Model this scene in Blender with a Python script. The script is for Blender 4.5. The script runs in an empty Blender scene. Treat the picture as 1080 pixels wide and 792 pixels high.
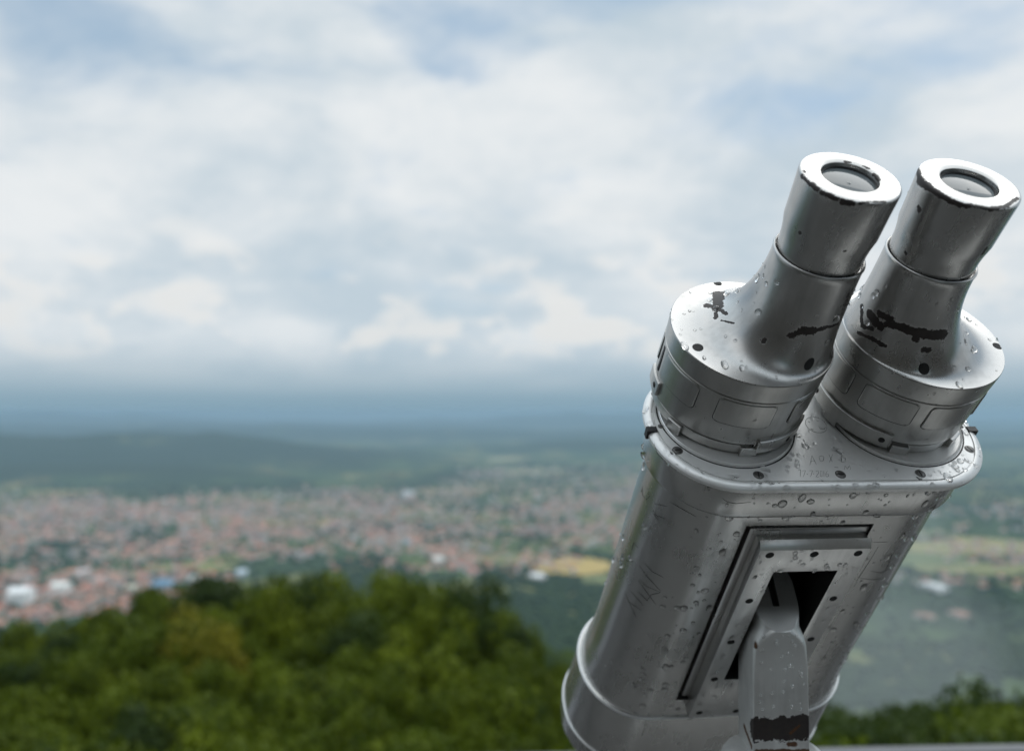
import bpy, bmesh, math, random
from mathutils import Vector, Matrix, noise
from mathutils.bvhtree import BVHTree
R = math.radians
sc = bpy.context.scene
col = sc.collection
random.seed(7)

# ------------------------------------------------------------------ camera
EYE = Vector((0.0, 0.0, 1.62))
PITCH = R(2.35)
FPX = 892.57                                   # focal length in pixels of a 1080 px wide frame
cam_d = bpy.data.cameras.new('camera')
cam = bpy.data.objects.new('camera', cam_d)
col.objects.link(cam)
sc.camera = cam
cam.location = EYE
cam.rotation_euler = (R(90) + PITCH, 0, 0)
cam_d.sensor_fit = 'HORIZONTAL'
cam_d.sensor_width = 36
cam_d.lens = FPX / 1080 * 36
cam_d.clip_start = 0.02
cam_d.clip_end = 120000
cam_d.dof.use_dof = True
cam_d.dof.focus_distance = 0.49
cam_d.dof.aperture_fstop = 5.0
cam_d.dof.aperture_blades = 0

# ------------------------------------------------------------------ world
SKYSEED = 3.7
SUN_EL, SUN_AZ = R(52), R(40)                 # azimuth from +Y (view direction) towards +X
world = bpy.data.worlds.new('World')
sc.world = world
world.use_nodes = True
wt = world.node_tree
wt.nodes.clear()


class NT:
    """tiny node-building helper"""
    def __init__(self, tree): self.t = tree

    def n(self, kind, **kw):
        nd = self.t.nodes.new(kind)
        ins = kw.pop('i', {})
        for k, v in kw.items(): setattr(nd, k, v)
        for k, v in ins.items():
            if isinstance(v, bpy.types.NodeSocket): self.t.links.new(v, nd.inputs[k])
            else: nd.inputs[k].default_value = v
        return nd

    def m(self, op, a, b=None, c=None, clamp=False):
        nd = self.t.nodes.new('ShaderNodeMath'); nd.operation = op; nd.use_clamp = clamp
        for k, v in enumerate((a, b, c)):
            if v is None: continue
            if isinstance(v, bpy.types.NodeSocket): self.t.links.new(v, nd.inputs[k])
            else: nd.inputs[k].default_value = v
        return nd.outputs[0]

    def vm(self, op, a, b=None, scale=None):
        nd = self.t.nodes.new('ShaderNodeVectorMath'); nd.operation = op
        for k, v in enumerate((a, b)):
            if v is None: continue
            if isinstance(v, bpy.types.NodeSocket): self.t.links.new(v, nd.inputs[k])
            else: nd.inputs[k].default_value = v
        if scale is not None:
            if isinstance(scale, bpy.types.NodeSocket): self.t.links.new(scale, nd.inputs['Scale'])
            else: nd.inputs['Scale'].default_value = scale
        return nd

    def noise(self, vec, scale, detail=4, rough=.55, dist=0.0):
        return self.n('ShaderNodeTexNoise', i={'Vector': vec, 'Scale': scale, 'Detail': detail, 'Roughness': rough, 'Distortion': dist})

    def ss(self, v, a, b, lo=0., hi=1.):
        nd = self.n('ShaderNodeMapRange', interpolation_type='SMOOTHSTEP',
                    i={'Value': v, 'From Min': a, 'From Max': b, 'To Min': lo, 'To Max': hi})
        return nd.outputs[0]

    def mix(self, f, a, b):
        nd = self.t.nodes.new('ShaderNodeMix'); nd.data_type = 'RGBA'
        for idx, v in ((0, f), (6, a), (7, b)):
            if isinstance(v, bpy.types.NodeSocket): self.t.links.new(v, nd.inputs[idx])
            else: nd.inputs[idx].default_value = v if idx == 0 else (*v, 1)[:4]
        return nd.outputs[2]

    def link(self, a, b): self.t.links.new(a, b)


W = NT(wt)
sky = W.n('ShaderNodeTexSky', sky_type='NISHITA', sun_disc=False, sun_elevation=SUN_EL, sun_rotation=SUN_AZ,
          altitude=600, air_density=1.0, dust_density=1.2, ozone_density=.4)
bg_sky = W.n('ShaderNodeBackground', i={'Color': W.mix(.6, sky.outputs[0], (2.4, 3.8, 4.9)), 'Strength': 0.125})
dirn = W.n('ShaderNodeTexCoord').outputs['Generated']
sep = W.n('ShaderNodeSeparateXYZ', i={0: dirn})
dz = W.m('MAXIMUM', sep.outputs[2], 0.0)
inv = W.m('DIVIDE', 1.0, W.m('ADD', dz, 0.20))
flat = W.n('ShaderNodeCombineXYZ', i={0: W.m('MULTIPLY', sep.outputs[0], inv), 1: W.m('MULTIPLY', sep.outputs[1], inv), 2: SKYSEED})
n1 = W.noise(flat.outputs[0], 1.9, 8, .56, .35).outputs[0]
n2 = W.noise(W.vm('ADD', flat.outputs[0], (4.3, 1.7, 9.1)).outputs[0], 1.5, 8, .58, .3).outputs[0]
n3 = W.noise(W.vm('MULTIPLY', dirn, (1., 1., 1.9)).outputs[0], 9.0, 6, .55, .2).outputs[0]
n4 = W.noise(W.vm('MULTIPLY', dirn, (1., 1., 1.6)).outputs[0], 3.2, 7, .6, .3).outputs[0]
# cover: closed near the horizon, broken with blue gaps higher up
gap = W.m('SUBTRACT', n1, W.ss(dz, .27, .45, 0.0, .17))
cover = W.ss(gap, .20, .46, .22, 1.0)
lowpuff = W.m('MULTIPLY', W.ss(n3, .50, .64), W.m('MULTIPLY', W.ss(dz, .045, .075), W.ss(dz, .26, .10)))
tone = W.m('ADD', W.m('MULTIPLY', n2, .55), W.m('MULTIPLY', n4, .55))
shade = W.m('ADD', W.ss(tone, .42, .68), W.m('MULTIPLY', lowpuff, .8), clamp=True)
shade = W.m('MULTIPLY', shade, W.ss(dz, -.02, .22, .55, 1.0))
ccol = W.mix(shade, (.53, .63, .705), (.82, .85, .865))
ccol = W.mix(W.m('MULTIPLY', lowpuff, .45), ccol, (.80, .78, .74))
# a darker bluish band of far rain low over the horizon
band = W.m('MULTIPLY', W.ss(dz, .090, .0), W.m('SUBTRACT', 1.0, W.m('MULTIPLY', lowpuff, .55)))
ccol = W.mix(band, ccol, (.285, .41, .495))
ccol = W.mix(W.ss(dz, .030, .0), ccol, (.245, .375, .465))
sunv = (math.sin(SUN_AZ) * math.cos(SUN_EL), math.cos(SUN_AZ) * math.cos(SUN_EL), math.sin(SUN_EL))
near_sun = W.vm('DOT_PRODUCT', dirn, sunv).outputs['Value']
veil = W.m('MULTIPLY', W.ss(dz, .47, .72), W.m('MULTIPLY_ADD', W.ss(near_sun, .55, 1.0), .55, .75))      # cloud thin and bright overhead, round the hidden sun
cover = W.m('MAXIMUM', cover, W.m('MAXIMUM', W.ss(dz, .22, .08), W.ss(dz, .50, .66)))
bg_cl = W.n('ShaderNodeBackground', i={'Color': ccol, 'Strength': W.m('ADD', 1.0, veil)})
mixs = W.n('ShaderNodeMixShader', i={0: cover, 1: bg_sky.outputs[0], 2: bg_cl.outputs[0]})
wo = W.n('ShaderNodeOutputWorld', i={0: mixs.outputs[0]})

# ------------------------------------------------------------------ sun (veiled by cloud)
sun_d = bpy.data.lights.new('sun', 'SUN')
sun_d.energy = 0.7
sun_d.angle = R(36)
sun_d.color = (1.0, .955, .89)
sun = bpy.data.objects.new('sun', sun_d)
col.objects.link(sun)
sd = Vector((math.sin(SUN_AZ) * math.cos(SUN_EL), math.cos(SUN_AZ) * math.cos(SUN_EL), math.sin(SUN_EL)))
sun.rotation_euler = sd.to_track_quat('Z', 'Y').to_euler()
sun.location = (0, 0, 30)

# ------------------------------------------------------------------ exposure / render settings
sc.view_settings.view_transform = 'Standard'
sc.view_settings.look = 'None'
sc.view_settings.exposure = 0.0
sc.view_settings.gamma = 1.0
sc.view_settings.use_curve_mapping = False
sc.cycles.use_denoising = True
sc.cycles.max_bounces = 10
sc.cycles.transmission_bounces = 8
sc.cycles.volume_bounces = 1
sc.cycles.sample_clamp_indirect = 6.0


# ------------------------------------------------------------------ object helpers
def tag(o, label=None, cat=None, group=None, kind=None):
    if label: o['label'] = label
    if cat: o['category'] = cat
    if group: o['group'] = group
    if kind: o['kind'] = kind
    return o


def mesh_from(name, verts, faces, mats=(), smooth=None, mi=None):
    me = bpy.data.meshes.new(name)
    me.from_pydata([tuple(v) for v in verts], [], faces)
    for m in mats: me.materials.append(m)
    if mi: me.polygons.foreach_set('material_index', mi)
    me.update()
    if smooth is not None: smooth_angle(me, smooth)
    return me


def smooth_angle(me, ang):
    bm = bmesh.new(); bm.from_mesh(me)
    bm.normal_update()
    for f in bm.faces: f.smooth = True
    for e in bm.edges:
        if len(e.link_faces) == 2 and e.calc_face_angle(0) > R(ang): e.smooth = False
    bm.to_mesh(me); bm.free(); me.update()


def put(name, me, parent=None):
    o = bpy.data.objects.new(name, me)
    col.objects.link(o)
    if parent: o.parent = parent
    return o


class MB:
    """collects vertices and faces of one mesh"""
    def __init__(self): self.v = []; self.f = []; self.mi = []

    def add(self, vs, fs, mi=0):
        k = len(self.v); self.v += [Vector(a) for a in vs]
        self.f += [[i + k for i in f] for f in fs]; self.mi += [mi] * len(fs)

    def loft(self, rings, cap0=True, cap1=True, mi=0, close=True):
        n = len(rings[0]); vs = [p for r in rings for p in r]; fs = []
        for k in range(len(rings) - 1):
            for i in range(n if close else n - 1):
                j = (i + 1) % n
                fs.append([k * n + i, k * n + j, (k + 1) * n + j, (k + 1) * n + i])
        if cap0: fs.append(list(range(n))[::-1])
        if cap1: fs.append([(len(rings) - 1) * n + i for i in range(n)])
        self.add(vs, fs, mi)

    def box(self, a, b, M=None, mi=0):
        x0, y0, z0 = a; x1, y1, z1 = b
        vs = [Vector(p) for p in ((x0, y0, z0), (x1, y0, z0), (x1, y1, z0), (x0, y1, z0), (x0, y0, z1), (x1, y0, z1), (x1, y1, z1), (x0, y1, z1))]
        if M: vs = [M @ v for v in vs]
        self.add(vs, [[0, 3, 2, 1], [4, 5, 6, 7], [0, 1, 5, 4], [1, 2, 6, 5], [2, 3, 7, 6], [3, 0, 4, 7]], mi)

    def tube(self, pts, r, seg=6, mi=0):
        rings = []
        pts = [Vector(p) for p in pts]
        for i, p in enumerate(pts):
            d = (pts[min(i + 1, len(pts) - 1)] - pts[max(i - 1, 0)]).normalized()
            a = d.orthogonal().normalized(); b = d.cross(a)
            rr = r[i] if isinstance(r, (list, tuple)) else r
            rings.append([p + a * (rr * math.cos(2 * math.pi * k / seg)) + b * (rr * math.sin(2 * math.pi * k / seg)) for k in range(seg)])
        self.loft(rings, mi=mi)

    def build(self, name, mats, parent=None, smooth=35, scale=1.0):
        if not isinstance(mats, (list, tuple)): mats = [mats]
        me = mesh_from(name, [v * scale for v in self.v], self.f, mats, smooth, self.mi)
        return put(name, me, parent)


def ring(cx, cy, z, r, n=96):
    return [(cx + r * math.cos(2 * math.pi * k / n), cy + r * math.sin(2 * math.pi * k / n), z) for k in range(n)]


def rrect(w, df, db, r, z, n=20):
    """rounded rectangle, half width w, y from -df to +db"""
    hd = (df + db) / 2; cy = (db - df) / 2; r = min(r, hd - .01, w - .01); pts = []
    for sx, sy, a0 in ((1, 1, 0), (-1, 1, 90), (-1, -1, 180), (1, -1, 270)):
        for k in range(n + 1):
            a = R(a0 + 90 * k / n)
            pts.append((sx * (w - r) + r * math.cos(a), cy + sy * (hd - r) + r * math.sin(a), z))
    return pts


def boolean(o, cutter, op='DIFFERENCE'):
    md = o.modifiers.new('b', 'BOOLEAN'); md.operation = op; md.object = cutter; md.solver = 'EXACT'
    dg = bpy.context.evaluated_depsgraph_get(); dg.update()
    me = bpy.data.meshes.new_from_object(o.evaluated_get(dg))
    o.modifiers.clear(); old = o.data; o.data = me; me.name = old.name
    bpy.data.meshes.remove(old)
    bpy.data.objects.remove(cutter)


def bevel(o, w, seg=2, ang=40):
    md = o.modifiers.new('v', 'BEVEL'); md.width = w; md.segments = seg; md.limit_method = 'ANGLE'; md.angle_limit = R(ang)
    md.harden_normals = False
    dg = bpy.context.evaluated_depsgraph_get(); dg.update()
    me = bpy.data.meshes.new_from_object(o.evaluated_get(dg))
    o.modifiers.clear(); o.data = me


# ------------------------------------------------------------------ materials
def new_mat(name):
    m = bpy.data.materials.new(name); m.use_nodes = True
    m.node_tree.nodes.clear()
    return m, NT(m.node_tree)


def out(T, sh, vol=None):
    o = T.n('ShaderNodeOutputMaterial')
    if sh: T.link(sh, o.inputs[0])
    if vol: T.link(vol, o.inputs[1])


def metal(name, base=(.40, .41, .42), rough=.34, metallic=.82, chips=(), rust=(), grime=.5, jg=1.0):
    """silver painted metal; chips: list of (a, b, r) capsules in object space where the paint is gone"""
    m, T = new_mat(name)
    P = T.n('ShaderNodeTexCoord').outputs['Object']
    big = T.noise(P, 28, 5, .6).outputs[0]
    fine = T.noise(P, 900, 3, .6).outputs[0]
    streak = T.noise(T.vm('MULTIPLY', P, (260., 260., 12.)).outputs[0], 1.0, 4, .6).outputs[0]
    dirt = T.m('MULTIPLY', T.ss(T.m('ADD', big, T.m('MULTIPLY', streak, .45)), .68, .98), grime)
    c = T.mix(dirt, base, tuple(x * .62 for x in base))
    rg = T.m('ADD', rough, T.m('ADD', T.m('MULTIPLY', T.m('SUBTRACT', big, .5), .22), T.m('MULTIPLY', T.m('SUBTRACT', streak, .5), .12)))
    met = metallic
    peel = T.noise(P, 330, 2, .5).outputs[0]
    height = T.m('MULTIPLY_ADD', fine, .02, T.m('MULTIPLY', peel, .05))

    def caps(lst):
        best = None
        for a, b, r in lst:
            a = Vector(a); b = Vector(b); ab = b - a; L2 = max(ab.dot(ab), 1e-12)
            pa = T.vm('SUBTRACT', P, tuple(a)).outputs[0]
            t = T.m('DIVIDE', T.vm('DOT_PRODUCT', pa, tuple(ab)).outputs['Value'], L2, clamp=True)
            q = T.vm('SUBTRACT', pa, T.vm('SCALE', tuple(ab), scale=t).outputs[0]).outputs[0]
            w_ = .9 * min(r, .0019)
            d = T.m('MULTIPLY_ADD', T.vm('LENGTH', q).outputs['Value'], 1 / w_, 1 - r / w_)
            best = d if best is None else T.m('MINIMUM', best, d)
        return best
    if chips:
        d = caps(chips)
        jag = T.noise(P, 420 / jg ** .5, 4, .65, .6).outputs[0]
        jag2 = T.noise(P, 1300, 2, .6).outputs[0]
        d = T.m('ADD', d, T.m('ADD', T.m('MULTIPLY', T.m('SUBTRACT', jag, .5), 2.6 * jg), T.m('MULTIPLY', T.m('SUBTRACT', jag2, .5), .7)))
        mask = T.ss(d, 1.06, .94)
        cc = T.mix(T.noise(P, 300, 3).outputs[0], (.014, .012, .013), (.048, .036, .031))
        edge = T.m('SUBTRACT', T.ss(d, 1.75, 1.1), mask, clamp=True)
        c = T.mix(T.m('MULTIPLY', edge, .55), c, tuple(min(.8, x * 1.35) for x in base))
        c = T.mix(mask, c, cc)
        rg = T.m('ADD', rg, T.m('MULTIPLY', mask, .3))
        met = T.m('MULTIPLY', T.m('SUBTRACT', 1.0, mask), metallic)
        height = T.m('SUBTRACT', height, T.m('MULTIPLY', mask, .5))
    if rust:
        d = T.m('ADD', caps(rust), T.m('MULTIPLY', T.m('SUBTRACT', T.noise(P, 260, 4, .65).outputs[0], .5), 2.2))
        mask = T.ss(d, 1.25, .6)
        c = T.mix(mask, c, T.mix(T.noise(P, 500, 3).outputs[0], (.045, .017, .010), (.15, .075, .032)))
        rg = T.m('ADD', rg, T.m('MULTIPLY', mask, .35))
        met = T.m('MULTIPLY', met, T.m('SUBTRACT', 1.0, mask))
    bp = T.n('ShaderNodeBump', i={'Strength': .35, 'Distance': .0006, 'Height': height})
    pb = T.n('ShaderNodeBsdfPrincipled', i={'Base Color': c, 'Roughness': rg, 'Metallic': met, 'Normal': bp.outputs[0]})
    out(T, pb.outputs[0])
    return m


def plain(name, c, rough=.5, metallic=0., var=.25, scale=60, bump=0., spec=None):
    m, T = new_mat(name)
    P = T.n('ShaderNodeTexCoord').outputs['Object']
    nz = T.noise(P, scale, 5, .6).outputs[0]
    cc = T.mix(nz, tuple(x * (1 - var) for x in c), tuple(min(1, x * (1 + var)) for x in c))
    ins = {'Base Color': cc, 'Roughness': rough, 'Metallic': metallic}
    if bump: ins['Normal'] = T.n('ShaderNodeBump', i={'Strength': bump, 'Distance': .01, 'Height': nz}).outputs[0]
    pb = T.n('ShaderNodeBsdfPrincipled', i=ins)
    if spec is not None: pb.inputs['Specular IOR Level'].default_value = spec
    out(T, pb.outputs[0])
    return m


def attr_mat(name, rough=.8, gain=1.0):
    m, T = new_mat(name)
    a = T.n('ShaderNodeAttribute', attribute_name='tint')
    pb = T.n('ShaderNodeBsdfPrincipled', i={'Base Color': a.outputs[0], 'Roughness': rough})
    out(T, pb.outputs[0])
    return m


M_black = plain('dark_hole', (.006, .006, .006), .7, 0, .1)
M_dark = plain('dark_interior', (.022, .021, .020), .5, .2, .4, 60)  # flat near-black for faces inside recess and slot, and small screws
M_rubber = plain('black_gasket', (.014, .014, .015), .55, 0, .2, 400)
M_scratch = plain('scratched_line', (.022, .021, .02), .6, 0, .2, 500)
M_screw = plain('dark_screw_steel', (.13, .128, .124), .38, .8, .3, 900)
M_rim = plain('bright_rim_metal', (.62, .63, .63), .28, .75, .1, 300)  # lighter tone painted in for the brightness of the upward-facing lip

m_lens, T = new_mat('eyepiece_lens_glass')
lw = T.n('ShaderNodeLayerWeight', i={'Blend': .35})
pb = T.n('ShaderNodeBsdfPrincipled', i={'Base Color': (.12, .14, .15, 1), 'Roughness': .05, 'IOR': 1.32})
out(T, pb.outputs[0])

m_water, T = new_mat('rain_water')
pb = T.n('ShaderNodeBsdfPrincipled', i={'Base Color': (1, 1, 1, 1), 'Roughness': 0.0, 'IOR': 1.33})
pb.inputs['Transmission Weight'].default_value = 1.0
out(T, pb.outputs[0])

# ------------------------------------------------------------------ the binoculars: local frame, millimetres
#   x across, -y the mount face, +z towards the eyepieces, origin on the end plate
RB = Matrix(((0.99097754, -0.09788155, 0.09155719), (0.13379394, 0.76281139, -0.63262783), (-0.00791827, 0.63916977, 0.76902491)))
TB = Vector((184.5536, 534.7572, -20.1990)) / 1000
CAMROT = Matrix.Rotation(PITCH, 4, 'X')
MBIN = Matrix.Translation(EYE) @ CAMROT @ Matrix.Translation(TB) @ RB.to_4x4()
MBI = MBIN.inverted()


def aim(u, v):
    """ray through a point of the photograph (1080 x 792), in the binoculars' frame, mm"""
    d = CAMROT.to_3x3() @ Vector(((u - 540) / FPX, 1.0, (396 - v) / FPX))
    return MBI @ EYE * 1000, (MBI.to_3x3() @ d).normalized()


viewer = bpy.data.objects.new('binocular_viewer', None)
col.objects.link(viewer)
viewer.matrix_world = MBIN
viewer.empty_display_size = .05
tag(viewer, 'wet silver-grey lookout binoculars tilted down over the valley, paint chipped black', 'binoculars')
MM = .001
surf = []                                       # (name, BVH) of finished metal surfaces


def reg(o):
    me = o.data
    surf.append((o, BVHTree.FromPolygons([v.co * 1000 for v in me.vertices], [list(p.vertices) for p in me.polygons])))
    return o


def hit(u, v):
    o, d = aim(u, v); best = None
    for ob, t in surf:
        loc, nor, idx, dist = t.ray_cast(o, d)
        if loc is not None and (best is None or dist < best[2]): best = (loc, nor, dist, ob)
    return best


def chip_px(lst):
    """capsules given on the photograph -> capsules on the surface (metres)"""
    res = []
    for (u0, v0, u1, v1, r) in lst:
        a = hit(u0, v0); b = hit(u1, v1)
        if a is None or b is None: continue
        res.append((a[0] * MM, b[0] * MM, r * a[2] / FPX * MM))
    return res


M_body = metal('silver_paint_body', (.56, .555, .54), .25, .86, grime=.5)  # one silver paint, its tone varied per part to imitate reflected light
M_plate = metal('silver_paint_plate', (.72, .715, .70), .30, .82, grime=.35)  # lighter copy of the body silver, brightness painted in
M_end = metal('silver_paint_end_plate', (.80, .80, .79), .40, .48, grime=.3)  # lightest copy of the silver, standing in for skylight on the plate
M_drum = metal('silver_paint_housing', (.46, .455, .44), .30, .93, grime=.45)  # darker copy of the silver, dim reflections put into the tone

# --- main body with the recess for the mount
b = MB()
b.loft([rrect(101.5, 63, 33, 48, -3), rrect(101.5, 63, 33, 48, -29.5), rrect(101.0, 62.5, 32.5, 48, -31.5), rrect(97.6, 60.2, 32, 47, -32.5),
        rrect(97.4, 60, 32, 47, -34), rrect(101.6, 60, 35, 48, -215), rrect(103.2, 60, 36.5, 48, -240), rrect(106.6, 60.2, 38.5, 48.5, -263), rrect(106, 60, 38, 48.5, -272)])
body = b.build('body', M_body, viewer, None, MM)
c = MB(); c.box((-45.6, -95, -241), (36.4, -36, -42.5))
boolean(body, c.build('cut', M_black, viewer, None, MM))
c = MB(); c.box((-24, -60, -205), (24, 12, -66))
boolean(body, c.build('cut', M_black, viewer, None, MM))
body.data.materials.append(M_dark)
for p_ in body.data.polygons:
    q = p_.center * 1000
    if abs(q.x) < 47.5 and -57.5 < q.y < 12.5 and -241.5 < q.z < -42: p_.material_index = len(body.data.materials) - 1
bevel(body, .0009, 2, 50)
smooth_angle(body.data, 40)
reg(body)

# --- mount block with its slot
b = MB()
b.loft([[(-36, -64.2, -250.5), (36, -64.2, -250.5), (36, -34, -250.5), (-36, -34, -250.5)][::1],
        [(-36, -64.2, -53), (36, -64.2, -53), (36, -34, -53), (-36, -34, -53)]])
b2 = MB(); b2.loft([[(-36, -68.5, -250.5), (36, -68.5, -250.5), (36.2, -63.9, -250.8), (-36.2, -63.9, -250.8)],
                    [(-36, -68.5, -55.2), (36, -68.5, -55.2), (36.2, -63.9, -50.5), (-36.2, -63.9, -50.5)]])
blk = b.build('mount_block', M_plate, viewer, None, MM)
boolean(blk, b2.build('cut', M_plate, viewer, None, MM), 'UNION')
c = MB(); c.box((-21.3, -90, -200), (21.3, 15, -76.4))
boolean(blk, c.build('cut', M_black, viewer, None, MM))
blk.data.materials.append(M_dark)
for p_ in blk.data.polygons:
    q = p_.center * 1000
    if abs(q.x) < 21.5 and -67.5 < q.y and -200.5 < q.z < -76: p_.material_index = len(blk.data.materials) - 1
bevel(blk, .0008, 2, 40)
smooth_angle(blk.data, 35)
reg(blk)

# --- lower hood around the objective end, with two bright rims
b = MB()
b.loft([rrect(106.4, 60.1, 38.2, 48.5, -263.5), rrect(108.2, 60.6, 39.6, 49, -264.5), rrect(108.6, 60.8, 40, 49, -267), rrect(111.5, 62, 42, 50, -330),
        rrect(111.5, 62, 42, 50, -352), rrect(106, 57, 37, 47, -354), rrect(105, 56, 36, 46, -300)], cap0=True, cap1=True)
hood = b.build('objective_hood', M_body, viewer, 40, MM)
reg(hood)
for z, w, df, db, r in ((-265.3, 108.4, 60.8, 40, 49), (-331, 111.8, 62.2, 42.2, 50)):
    m_ = MB(); pts = rrect(w, df, db, r, z, 24)
    n = len(pts); rings = []
    for i in range(n):
        p = Vector(pts[i]); d = (Vector(pts[(i + 1) % n]) - Vector(pts[i - 1])).normalized()
        nrm = Vector((d.y, -d.x, 0))
        rings.append([p + nrm * (1.1 * math.cos(2 * math.pi * k / 10)) + Vector((0, 0, 1.1 * math.sin(2 * math.pi * k / 10))) for k in range(10)])
    rings.append(rings[0]); m_.loft(rings, False, False)
    m_.build('rim', M_rim, hood, 60, MM)
for sx in (-1, 1):
    m_ = MB(); m_.loft([ring(sx * 52, -10, -303, 40, 48), ring(sx * 52, -10, -306, 30, 48), ring(sx * 52, -10, -307.5, 10, 48)], True, True)
    m_.build('objective_lens', m_lens, hood, 60, MM)

# --- end plate
b = MB()
b.loft([rrect(101.4, 62.5, 32.5, 47, -6), rrect(105.0, 67.0, 36, 49, -5), rrect(106, 68, 37, 49, -4.2), rrect(106, 68, 37, 49, -2.3), rrect(105.5, 67.5, 36.5, 48.7, -1.5), rrect(104.0, 66.1, 35.0, 47.6, -.55),
        rrect(102.0, 64.2, 33.2, 46.5, 0.1), rrect(101.4, 63.6, 32.6, 46.2, 0.0), rrect(101.3, 63.5, 32.5, 46.1, -.9), rrect(100.6, 62.8, 31.8, 45.7, -.9), rrect(100.5, 62.7, 31.7, 45.6, .1),
        rrect(98, 60, 29, 44, .2)])
plate = b.build('end_plate', M_end, viewer, 32, MM)
reg(plate)
for sx in (-1, 1):
    g = MB(); g.box((min(sx * 101, sx * 107.2), -22.4, -5.6), (max(sx * 101, sx * 107.2), -18.2, .75))
    g.build('dark_notch', M_rubber, plate, None, MM)  # proud black block, painted in for the dark gap of the rim's notch


b = MB()
b.box((-41.4, -58.4, -238.5), (36.3, -37, -46.6)); b2 = MB(); b2.box((-23, -70, -203), (23, 15, -74))
ledge = b.build('mount_ledge', M_plate, viewer, None, MM)
boolean(ledge, b2.build('cut', M_dark, viewer, None, MM))
b2 = MB(); b2.box((-35.9, -70, -260), (36.5, 0, -53.5))
boolean(ledge, b2.build('cut', M_dark, viewer, None, MM))
bevel(ledge, .0006, 2, 40); smooth_angle(ledge.data, 35)

# --- screws
def screw(parent, p, nrm, r, rot, name='screw', mat=None, slot=True, depth=.35):
    z = Vector(nrm).normalized(); x = z.orthogonal().normalized(); y = z.cross(x)
    x, y = x * math.cos(rot) + y * math.sin(rot), y * math.cos(rot) - x * math.sin(rot)
    Mx = Matrix((x, y, z)).transposed().to_4x4(); Mx.translation = Vector(p)
    m_ = MB()

    def rg(rr, h, n=20): return [Mx @ Vector((rr * math.cos(2 * math.pi * k / n), rr * math.sin(2 * math.pi * k / n), h)) for k in range(n)]
    m_.loft([rg(r * 1.18, -.4), rg(r * 1.18, .05), rg(r * 1.02, .10), rg(r * .95, .06), rg(r * .9, depth * .6), rg(r * .5, depth), ], False, True, 0)
    if slot:
        m_.box((-r * .78, -r * .14, depth * .55), (r * .78, r * .14, depth + .06), Mx, 1)
    return m_.build(name, [mat or M_screw, M_black], parent, 50, MM)


def pit(parent, p, nrm, r, name='screw_hole', stretch=1.0, along=None):
    """a screw hole as a flat disc on the surface, the dark inside it put in as black"""
    z = Vector(nrm).normalized()
    y = (Vector(along) - z * Vector(along).dot(z)).normalized() if along is not None else z.orthogonal().normalized()
    x = y.cross(z)
    Mx = Matrix((x, y, z)).transposed().to_4x4(); Mx.translation = Vector(p)
    m_ = MB()

    def rg(rr, h, n=24): return [Mx @ Vector((rr * math.cos(2 * math.pi * k / n), stretch * rr * math.sin(2 * math.pi * k / n), h)) for k in range(n)]
    rings = [rg(r * 1.05, 0), rg(r, 0), rg(r * .8, 0), rg(r * .5, 0), rg(r * .2, 0)]
    tree_ = [t for o_, t in surf if o_ == parent]
    lift = (-.25, .07, .10, .10, .10)
    if tree_:
        fit = []
        for rn, h_ in zip(rings, lift):
            row = []
            for q in rn:
                loc, nor, _, _ = tree_[0].find_nearest(q)
                row.append(loc + nor * h_)
            fit.append(row)
        rings = fit
    else:
        rings = [[q + z * h_ for q in rn] for rn, h_ in zip(rings, lift)]
    m_.loft(rings, False, True, 0)
    o_ = m_.build(name, [M_black], parent, 50, MM)
    return o_


for x, y, z in ((-28.8, -68.5, -59.6), (0, -68.5, -59.6), (28.8, -68.5, -59.6)): pit(blk, (x, y, z), (0, -1, 0), 2.7)
for k in range(1, 5):
    for sx in (-1, 1): pit(blk, (sx * 28.8, -68.5, -59.6 - 46.4 * k), (0, -1, 0), 2.6)
pit(blk, (0, -68.5, -245.2), (0, -1, 0), 2.6)
for k, (x, y) in enumerate(((-49.9, -58.2), (0, -58.2), (49.9, -58.2), (-94, -38), (94, -38), (-99.3, -17.6), (99.3, -17.6), (-60, 27), (0, 27), (60, 27))):
    screw(plate, (x * .985 if abs(x) > 90 else x, y, .2), (0, 0, 1), 2.7 if abs(x) < 95 else 1.6, .6 + 1.7 * k)

# --- prism housings, necks and eyepieces (this group leans a little)
TA = Matrix.Rotation(.051, 4, 'X')
TA = Matrix.Rotation(.007, 4, 'Y') @ TA


def tr(pts): return [TA @ Vector(p) for p in pts]


def rings_of(prof, cfun, n=112):
    return [tr(ring(*cfun(z), z, r, n)) for z, r in prof]


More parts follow.
